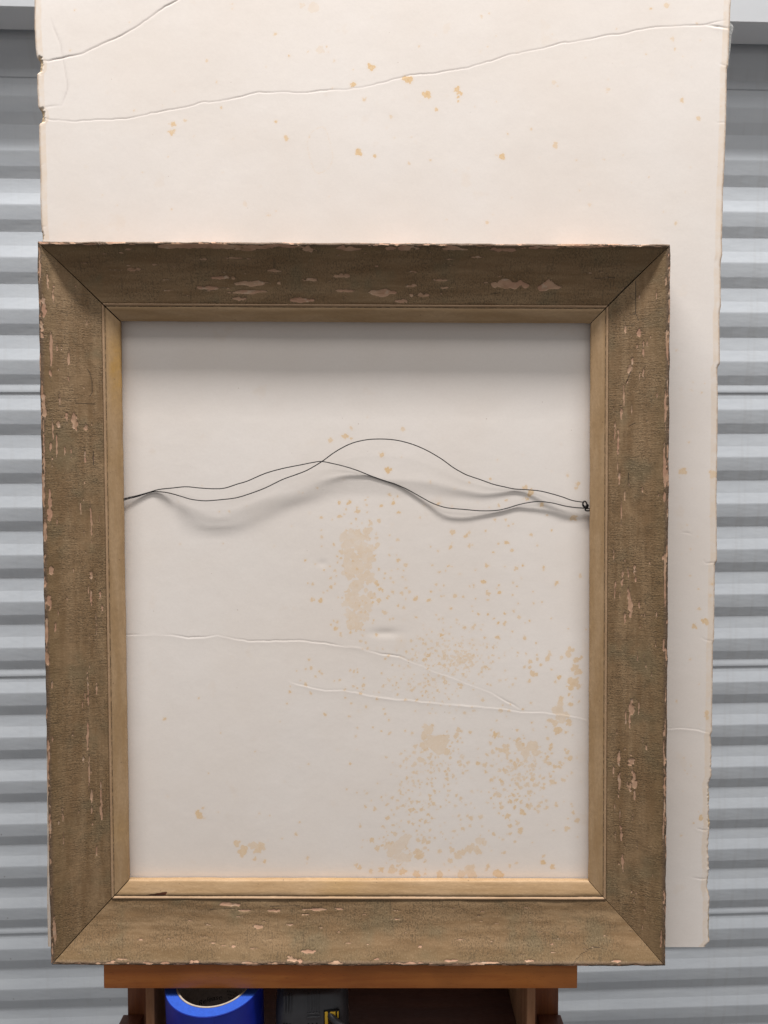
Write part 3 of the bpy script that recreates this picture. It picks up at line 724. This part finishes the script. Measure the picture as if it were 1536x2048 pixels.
CRK = {1: [[(1272, 562), (1271, 598), (1272, 628)], [(1262, 629), (1272, 627), (1278, 640)], [(1257, 945), (1256, 968), (1262, 976)], [(1258, 852), (1270, 846)], [(1252, 768), (1262, 742)]],
       2: [[(1143, 1931), (1152, 1920), (1163, 1908), (1180, 1897), (1205, 1893)], [(420, 1818), (470, 1816)], [(540, 1812), (600, 1811)]],
       3: [[(174, 738), (180, 746), (184, 765), (184, 785), (179, 793)], [(150, 806), (190, 808)], [(187, 903), (187, 930)]], 0: [[(982, 588), (1000, 585)], [(1190, 556), (1230, 555)]]}
def rail_mesh(name, i, prof, n, g0, g1, seed, chips=None, wav=0.0):
    K = len(prof); WS = WSE[i]
    E0, E1 = corners[i], corners[(i + 1) % 4]
    e = (E1 - E0) / np.linalg.norm(E1 - E0)
    nin = np.array([e[1], -e[0]])
    t = np.linspace(0, 1, n)
    P = np.zeros((n, K, 3)); U = np.zeros((n, K)); Wd = np.zeros((n, K))
    for k, (w, d) in enumerate(prof):
        q = inset(w)
        a, b = q[i], q[(i + 1) % 4]
        ga = g0(w) if callable(g0) else g0
        gb = g1(w) if callable(g1) else g1
        a = a + e * ga; b = b - e * gb
        P[:, k, 0] = a[0] + (b[0] - a[0]) * t; P[:, k, 2] = a[1] + (b[1] - a[1]) * t; P[:, k, 1] = d
        U[:, k] = (P[:, k, 0] - E0[0]) * e[0] + (P[:, k, 2] - E0[1]) * e[1]
        Wd[:, k] = w
    SDc = np.full((n, K), 9.0)
    if chips is not None:
        lst = []
        for cx_, cy_, hl, hw in chips:
            d = 0.01
            for _ in range(5):
                a, b = px(cx_, cy_, d)
                w = (np.array([a, b]) - E0) @ nin
                d = float(cove_d(np.clip(w, 0, 0.0745)))
            u = (np.array([a, b]) - E0) @ e
            lst.append((u, w / WS, hl * 0.00064 * 1.05, hw * 0.00064 * 0.92))
        Lr = np.linalg.norm(E1 - E0)
        for _ in range(46):           # small random flakes
            lst.append((rng.random() * Lr, 0.012 + 0.056 * rng.random(), 0.0015 + 0.0045 * rng.random() ** 2, 0.0004 + 0.0004 * rng.random()))
        for _ in range(80):           # chipped crest
            lst.append((rng.random() * Lr, 0.0004 + 0.0036 * rng.random(), 0.002 + 0.011 * rng.random() ** 2, 0.0005 + 0.0008 * rng.random()))
        for u, w, lu, lw in lst:
            sl = (rng.random() - 0.5) * 0.06
            du = U - u; dw = Wd - w - sl * du
            m = (np.abs(du) < lu + 0.008) & (np.abs(dw) < lw + 0.006)
            # spindle-shaped flake, ragged; distance-like in mm
            r = np.abs(du[m] / lu) ** 1.5 + np.abs(dw[m] / lw) ** 1.6
            r = r + 0.85 * vnoise(U[m] / (lu * 0.33) + w * 999, Wd[m] / (lw * 1.3), 77)
            dd = (r - 1) * lw * 620
            SDc[m] = np.minimum(SDc[m], dd)
        P[:, :, 1] += 0.00055 * np.clip(0.3 - SDc, 0, 0.6) / 0.6 * (Wd > 0.001)
        # uneven hand-finished surface and dented crest
        face = (Wd < 0.0742) & (P[:, :, 1] < 0.0345)
        P[:, :, 1] += face * 0.00035 * fbm(U * 28, Wd * 60, seed, 3)
        crest = np.exp(-((Wd - 0.002) / 0.003) ** 2)
        P[:, :, 1] += crest * 0.0005 * np.clip(fbm(U * 70, U * 0 + 2, seed + 5, 3), -0.4, 1)
        off = 0.00045 * fbm(U * 55, U * 0 + 5, seed + 9, 3) * np.clip(1 - Wd / 0.006, 0, 1) * (P[:, :, 1] < 0.012)
        P[:, :, 0] += nin[0] * off; P[:, :, 2] += nin[1] * off
    if wav:
        off = wav * fbm(U * 45, U * 0 + 1, seed, 3) * (Wd > 0.0945)
        P[:, :, 0] += nin[0] * off; P[:, :, 2] += nin[1] * off
        P[:, :, 1] += 0.0002 * fbm(U * 30, Wd * 200, seed + 2, 2) * (P[:, :, 1] < 0.03)
    def uw(x, y, d):
        w = 0.05
        for _ in range(5):
            a, b = px(x, y, d)
            w = (np.array([a, b]) - E0) @ nin
            if chips is not None: d = float(cove_d(np.clip(w, 0, 0.0745)))
        return np.array([(np.array([a, b]) - E0) @ e, w / WS])
    CK = np.zeros((n, K)); YL = np.zeros((n, K))
    if chips is not None:
        for pl in CRK.get(i, []):
            q = [uw(x, y, 0.01) for x, y in pl]
            for a, b in zip(q[:-1], q[1:]):
                ab = b - a
                tt = np.clip(((U - a[0]) * ab[0] + (Wd - a[1]) * ab[1]) / (ab @ ab), 0, 1)
                dd = np.hypot(U - a[0] - tt * ab[0], Wd - a[1] - tt * ab[1])
                CK = np.maximum(CK, np.clip(1.25 - dd / 0.0009, 0, 1))
    else:
        if i == 2:      # wedge-shaped gouge in the lower lip
            a, b = uw(288, 1791, 0.024), uw(333, 1787, 0.024)
            tt = (U - a[0]) / (b[0] - a[0])
            cen = a[1] + (b[1] - a[1]) * tt
            CK = np.clip(0.5 + (0.0026 * tt - np.abs(Wd - cen)) / 0.0012, 0, 1) * ((tt > 0) & (tt < 1))
        if i == 3:      # yellowed stretch of the left lip
            a = uw(228, 738, 0.027)
            YL = np.exp(-((U - a[0]) / 0.045) ** 2) * np.clip((Wd - 0.079) / 0.008, 0, 1)
    V = P.reshape(-1, 3) - FORG
    I = np.arange(n * K).reshape(n, K)
    q = np.concatenate([np.c_[I[:-1, k], I[1:, k], I[1:, (k + 1) % K], I[:-1, (k + 1) % K]] for k in range(K)])
    faces = [tuple(map(int, r)) for r in q] + [tuple(map(int, I[0, :])), tuple(map(int, I[-1, ::-1]))]
    me = pydata(name, V, faces)
    fix_normals(me)
    me.polygons.foreach_set('use_smooth', np.ones(len(me.polygons), bool))
    me.set_sharp_from_angle(angle=R(42))
    pattr(me, 'ru', U + 1.7 * i); pattr(me, 'rw', Wd)
    pattr(me, 'crk', CK); pattr(me, 'yel', YL)
    if chips is not None: pattr(me, 'chip', SDc)
    return me
names = ['upper rail in shadow', 'right rail', 'lower rail', 'left rail']
# mitre gaps: (start, end) of each rail
gap = [(lambda w: 0.0004 + 0.008 * w, lambda w: 0.0004 + 0.030 * max(0, min(w, 0.11 - w))), (0.0004, 0.0005), (0.0005, 0.0008), (0.0008, lambda w: 0.0004 + 0.008 * w)]
for i in range(4):
    me = rail_mesh('rail', i, PR_RAIL, 560 if i % 2 == 0 else 640, gap[i][0], gap[i][1], 100 + 7 * i, CH[i])
    r = link('rail', me, M_COVE, frame)
    me = rail_mesh('inner_lip', i, PR_LIP, 260, gap[i][0], gap[i][1], 200 + 7 * i, None, 0.00025)
    link('inner_lip', me, M_LIP, r)

# ------------------------------------------------------------------ hanging wire (pixel, gap to the board)
def wire_pts(lst):
    out = []
    for x, y, gp in lst:
        d = BD - 0.0007 - gp * 0.74
        a, b = px(x, y, d)
        out.append((a, d, b))
    return out
s1 = [(236, 1003, .006), (250, 997, .0035), (275, 991, .0012), (300, 984, .0002), (318, 979, .002), (345, 976, .006), (372, 973.5, .0095), (400, 976, .0120), (428, 977.5, .0135), (450, 976, .0135), (475, 968, .013), (495, 962, .0125), (530, 947, .0125),
      (565, 937, .0125), (600, 930, .012), (625, 925, .0105), (643, 923, .009), (665, 927, .0065), (690, 933, .004), (715, 941, .0022), (740, 951, .0005), (765, 960, .0001), (790, 968, .0004), (815, 979, .0010), (840, 993, .0013), (862, 1005, .0018), (880, 1012, .0030),
      (897, 1016, .0036), (930, 1019, .0032), (960, 1021.5, .0016), (990, 1021, .0004), (1010, 1017.5, .0001), (1035, 1010, .0002), (1055, 1005.5, .0012), (1078, 1003, .0020), (1105, 1006, .0025), (1130, 1012, .0030), (1150, 1015, .0028), (1170, 1016.5, .0020), (1184, 1018, .004)]
s2 = [(236, 1007, .006), (250, 999.5, .0035), (275, 993, .0012), (300, 985, .0002), (318, 983.5, .0003), (338, 986, .0022), (360, 992, .0055), (380, 998, .0090), (400, 1001, .0110), (415, 1001.5, .0115), (440, 999.5, .0120), (470, 996, .0120), (495, 989, .0115), (530, 976, .0110), (565, 959, .0108),
      (590, 950, .0110), (615, 940, .0115), (643, 923.5, .0125), (670, 904, .0140), (700, 888, .0165), (730, 880, .018), (760, 878, .0190), (790, 880, .0185), (820, 887, .0170), (850, 899, .0150), (880, 916, .0120), (905, 934, .0095), (920, 943, .0080), (935, 950.5, .0068), (960, 959, .0058), (985, 968, .0036), (1010, 974, .0015),
      (1030, 978, .0001), (1055, 979.5, .0006), (1080, 982, .0025), (1105, 988, .0042), (1125, 994, .0046), (1145, 1001, .0046), (1167, 1004.5, .0040)]
WORG = Vector(px(712, 1000, BD)[:1] + (BD,) + px(712, 1000, BD)[1:])
wire = root('hanging_wire', LM @ Matrix.Translation(WORG), 'thin dark bent hanging wire strung across the frame opening', 'wire')
def W(lst, step=0.0015): return [Vector(p) - WORG for p in spline(wire_pts(lst), step)]
tube('strand', W(s1), 0.00068, M_WIRE, wire)
tube('strand', W(s2), 0.00068, M_WIRE, wire)
kn = [(1167, 1004.5, .004), (1165.5, 1008, .0048), (1167, 1013, .0055), (1171, 1015, .005), (1173.5, 1011, .004), (1172.5, 1005, .004), (1169.5, 1002.5, .0052), (1166.5, 1004, .006), (1166, 1009, .0062), (1169, 1013.5, .0055), (1173, 1017, .004), (1176, 1013, .003),
      (1175, 1009, .004), (1171.5, 1013, .006), (1170.5, 1018, .006), (1171.5, 1021, .0055), (1176, 1021.5, .004), (1186, 1021, .003)]
tube('knot', W(kn, 0.0008), 0.0010, M_WIRE, wire)

# ------------------------------------------------------------------ easel
fb = 0.5 * (corners[2][1] + corners[3][1])
LD = 0.008                       # ledge face, behind the frame's front edge
lx0, lx1 = px(207, 1955, LD)[0], px(1155, 1955, LD)[0]
ltop = fb + 0.0002
lbot = px(700, 1977.5, LD)[1]
EORG = Vector((0.5 * (lx0 + lx1), 0.08, lbot))
easel = root('easel', LM @ Matrix.Translation(EORG), 'reddish brown wooden easel ledge and open tray under the frame', 'easel')
def ebox(name, a0, a1, d0, d1, b0, b1, mat, bev=0.0012):
    return box(name, (a0 - EORG.x, d0 - EORG.y, b0 - EORG.z), (a1 - EORG.x, d1 - EORG.y, b1 - EORG.z), mat, easel, bev)
ebox('ledge', lx0, lx1, LD, 0.085, lbot, ltop, M_WOOD, 0.0014)
def at(x, y, d): return px(x, y, d)
PD = 0.075
ebox('post', at(255, 2000, PD)[0], at(297, 2000, PD)[0], PD, PD + 0.03, at(300, 2110, PD)[1], lbot - 0.0008, M_WOODV)
ebox('post', at(1068, 2000, PD)[0], at(1117, 2000, PD)[0], PD, PD + 0.03, at(300, 2110, PD)[1], lbot - 0.0008, M_WOODV)
sb = at(300, 2028, PD)[1]
ebox('tray_arm', at(247, 2028, PD)[0], at(291, 2028, PD)[0] - 0.002, -0.10, PD - 0.001, sb - 0.03, sb, M_WOODD)
ebox('tray_arm', at(1071, 2028, PD)[0] + 0.002, at(1121, 2028, PD)[0], -0.10, PD - 0.001, sb - 0.03, sb, M_WOODD)
SDp = 0.030
ebox('side_panel', at(291, 2010, SDp)[0], at(309, 2010, SDp)[0], SDp, 0.22, at(300, 2175, SDp)[1], lbot - 0.0008, M_WOODR)
ebox('side_panel', at(1054, 2010, SDp)[0], at(1071, 2010, SDp)[0], SDp, 0.22, at(300, 2175, SDp)[1], lbot - 0.0008, M_WOODR)
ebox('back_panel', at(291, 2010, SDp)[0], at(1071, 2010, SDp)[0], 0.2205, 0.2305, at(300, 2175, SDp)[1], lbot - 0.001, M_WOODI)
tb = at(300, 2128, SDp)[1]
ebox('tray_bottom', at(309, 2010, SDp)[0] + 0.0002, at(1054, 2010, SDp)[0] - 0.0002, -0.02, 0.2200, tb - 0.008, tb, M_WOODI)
# upright mast behind the board
ebox('mast', -0.045, 0.035, 0.088, 0.12, lbot, zt - 0.1, M_WOODV)

# ------------------------------------------------------------------ roll of blue tape
def ray_at_depth(x, y, Zc):
    return cam2world(((x - 768) / F * Zc, (1024 - y) / F * Zc, Zc))
tc = ray_at_depth(429, 1958, 1.040)
TR, TI, TCORE, TH = 0.0650, 0.0505, 0.0482, 0.085
tape = root('tape_roll', Matrix.Translation((tc.x, tc.y, tc.z - TH)), 'roll of bright blue tape on a card core in the easel tray', 'tape')
def ring(name, ro, ri, h0, h1, mat, parent, n=96, bev=0.0004):
    v, f = [], []
    pr = [(ro, h0), (ro, h1 - bev), (ro - bev, h1), (ri + bev, h1), (ri, h1 - bev), (ri, h0)]
    for i in range(n):
        a = 2 * math.pi * i / n
        for r_, h in pr: v.append((r_ * math.cos(a), r_ * math.sin(a), h))
    k = len(pr)
    for i in range(n):
        for j in range(k):
            f.append((i * k + j, ((i + 1) % n) * k + j, ((i + 1) % n) * k + (j + 1) % k, i * k + (j + 1) % k))
    me = pydata(name, v, f); fix_normals(me)
    me.polygons.foreach_set('use_smooth', np.ones(len(me.polygons), bool)); me.set_sharp_from_angle(angle=R(30))
    return link(name, me, mat, parent)
ring('tape_winding', TR, TI + 0.0002, 0, TH - 0.0006, M_BLUE, tape)
ring('winding_side', TR - 0.0004, TI + 0.0003, TH - 0.0005, TH, M_BLUET, tape, bev=0.0001)
core = ring('core', TI, TCORE, 0.0, TH + 0.0008, M_CARD, tape)
ring('core_lining', TCORE - 0.0001, TCORE - 0.0006, 0.001, TH - 0.0006, M_CORE, core)
# loose tape end: a slightly raised step down the winding
v, f = [], []
for k, an in enumerate(np.linspace(-1.36, -0.55, 24)):
    r_ = TR + 0.00045 - 0.00003 * k * 0.5
    for h in (0.0, TH - 0.002): v.append((r_ * math.cos(an), r_ * math.sin(an), h))
for k in range(23): f.append((2 * k, 2 * k + 2, 2 * k + 3, 2 * k + 1))
n1 = len(v)
v += [(x * 0.9945, y * 0.9945, z) for x, y, z in v]
f.append((0, 1, n1 + 1, n1))
link('tape_end', pydata('tape_end', v, f, 40), M_BLUE, tape)
# printing inside the core
def core_text(txt, size, ang0, h):
    cu = bpy.data.curves.new('print', 'FONT'); cu.body = txt; cu.size = size; cu.extrude = 0.0; cu.shear = 0.25
    to = bpy.data.objects.new('print', cu); col.objects.link(to)
    dg = bpy.context.evaluated_depsgraph_get()
    me = bpy.data.meshes.new_from_object(to.evaluated_get(dg))
    bpy.data.objects.remove(to)
    bm = bmesh.new(); bm.from_mesh(me)
    r_ = TCORE - 0.0008
    for v_ in bm.verts:
        an = ang0 - v_.co.x / r_
        v_.co = Vector((r_ * math.cos(an), r_ * math.sin(an), h + v_.co.y))
    bm.to_mesh(me); bm.free()
    me.materials.clear()
    return link('print', me, M_INK, core)
core_text('Release', 0.0112, R(134), TH - 0.071)
for k in range(4):
    core_text('lll llllll lll lllll', 0.0035, R(84 - k), TH - 0.059 - 0.0050 * k)

# ------------------------------------------------------------------ charcoal power tool
tw = ray_at_depth(619, 1992, 1.030) + Vector((0, 0.046 - 0.006, 0.0035))
pm = Matrix.Translation((tw.x, tw.y, tw.z - 0.11)) @ Matrix.Rotation(R(4), 4, 'Z')
tool = root('power_tool', pm, 'charcoal plastic power tool with vent slots and yellow switch in the tray', 'power tool')
# rounded shell
bm = bmesh.new()
hw_, hd, hh = 0.0500, 0.046, 0.11
n = 40
lev = [(0.0, 1.0), (0.04, 1.0), (0.070, 1.0), (0.0850, 0.98), (0.0950, 0.94), (0.1020, 0.885), (0.1065, 0.82), (0.1092, 0.74), (0.110, 0.64)]
rings = []
for z, s in lev:
    rg = []
    for k in range(n):
        an = 2 * math.pi * k / n
        c, s_ = math.cos(an), math.sin(an)
        e = 0.42
        x = hw_ * math.copysign(abs(c) ** e, c); y = hd * math.copysign(abs(s_) ** e, s_)
        inset_ = (1 - s) * 0.05
        x -= math.copysign(min(abs(x), inset_), x); y -= math.copysign(min(abs(y), inset_ * 0.4), y)
        rg.append(bm.verts.new((x, y, z)))
    rings.append(rg)
for a, b in zip(rings[:-1], rings[1:]):
    for k in range(n): bm.faces.new((a[k], a[(k + 1) % n], b[(k + 1) % n], b[k]))
bm.faces.new(rings[-1]); bm.faces.new(rings[0][::-1])
me = bpy.data.meshes.new('shell'); bm.to_mesh(me); bm.free()
me.polygons.foreach_set('use_smooth', np.ones(len(me.polygons), bool)); me.set_sharp_from_angle(angle=R(50))
shell = link('shell', me, M_TOOL, tool)
def tbox(name, x0, x1, y0, y1, z0, z1, mat, bev=0.0006): return box(name, (x0, y0, z0), (x1, y1, z1), mat, tool, bev)
def ridge(x):
    pts = [(x, -hd + 0.0003, 0.0870), (x, -hd + 0.0010, 0.0950), (x, -hd + 0.0021, 0.1020), (x, -hd + 0.0034, 0.1065), (x, -hd + 0.0050, 0.1092), (x, -hd + 0.0090, 0.1101)]
    tube('ridge', spline(pts, 0.003), 0.0009, M_TOOL, tool, 6)
for x in (-0.0365, -0.0320, -0.0275, -0.0042, 0.0006, 0.0052, 0.0096): ridge(x)
tbox('seam_band', -0.0065, 0.0115, -hd - 0.0014, -hd + 0.002, 0.0790, 0.0815, M_TOOL, 0.0008)
tbox('seam_band', -0.0060, 0.0110, -hd - 0.0010, -hd + 0.002, 0.0850, 0.0868, M_TOOL, 0.0006)
for x in (-0.0375, -0.0335, -0.0295, -0.0045, 0.0010, 0.0065):
    tbox('vent_slot', x - 0.0011, x + 0.0011, -hd - 0.0004, -hd + 0.002, 0.030, 0.0715, M_SLOT, 0.0004)
tbox('switch_bezel', 0.0160, 0.0372, -hd - 0.0010, -hd + 0.002, 0.0600, 0.0890, M_SLOT, 0.0008)
tbox('switch_plate', 0.0174, 0.0218, -hd - 0.0026, -hd + 0.002, 0.0615, 0.0880, M_YEL, 0.0009)
tbox('switch_plate', 0.0246, 0.0318, -hd - 0.0022, -hd + 0.002, 0.0795, 0.0875, M_YEL, 0.0008)
tbox('switch_plate', 0.0246, 0.0316, -hd - 0.0022, -hd + 0.002, 0.0615, 0.0680, M_YEL, 0.0008)
tbox('switch_plate', 0.0338, 0.0360, -hd - 0.0022, -hd + 0.002, 0.0780, 0.0875, M_YEL, 0.0006)
cp = [(0.0240, -hd + 0.001, 0.0830), (0.0280, -hd - 0.004, 0.0800), (0.0350, -hd - 0.007, 0.0750), (0.0430, -hd - 0.009, 0.0700), (0.0510, -hd - 0.011, 0.0660), (0.0580, -hd - 0.013, 0.0590), (0.0630, -hd - 0.014, 0.0480), (0.0650, -hd - 0.013, 0.0300), (0.0650, -hd - 0.010, 0.0080)]
tube('cord', spline(cp, 0.002), 0.0046, M_RUB, tool, 12)
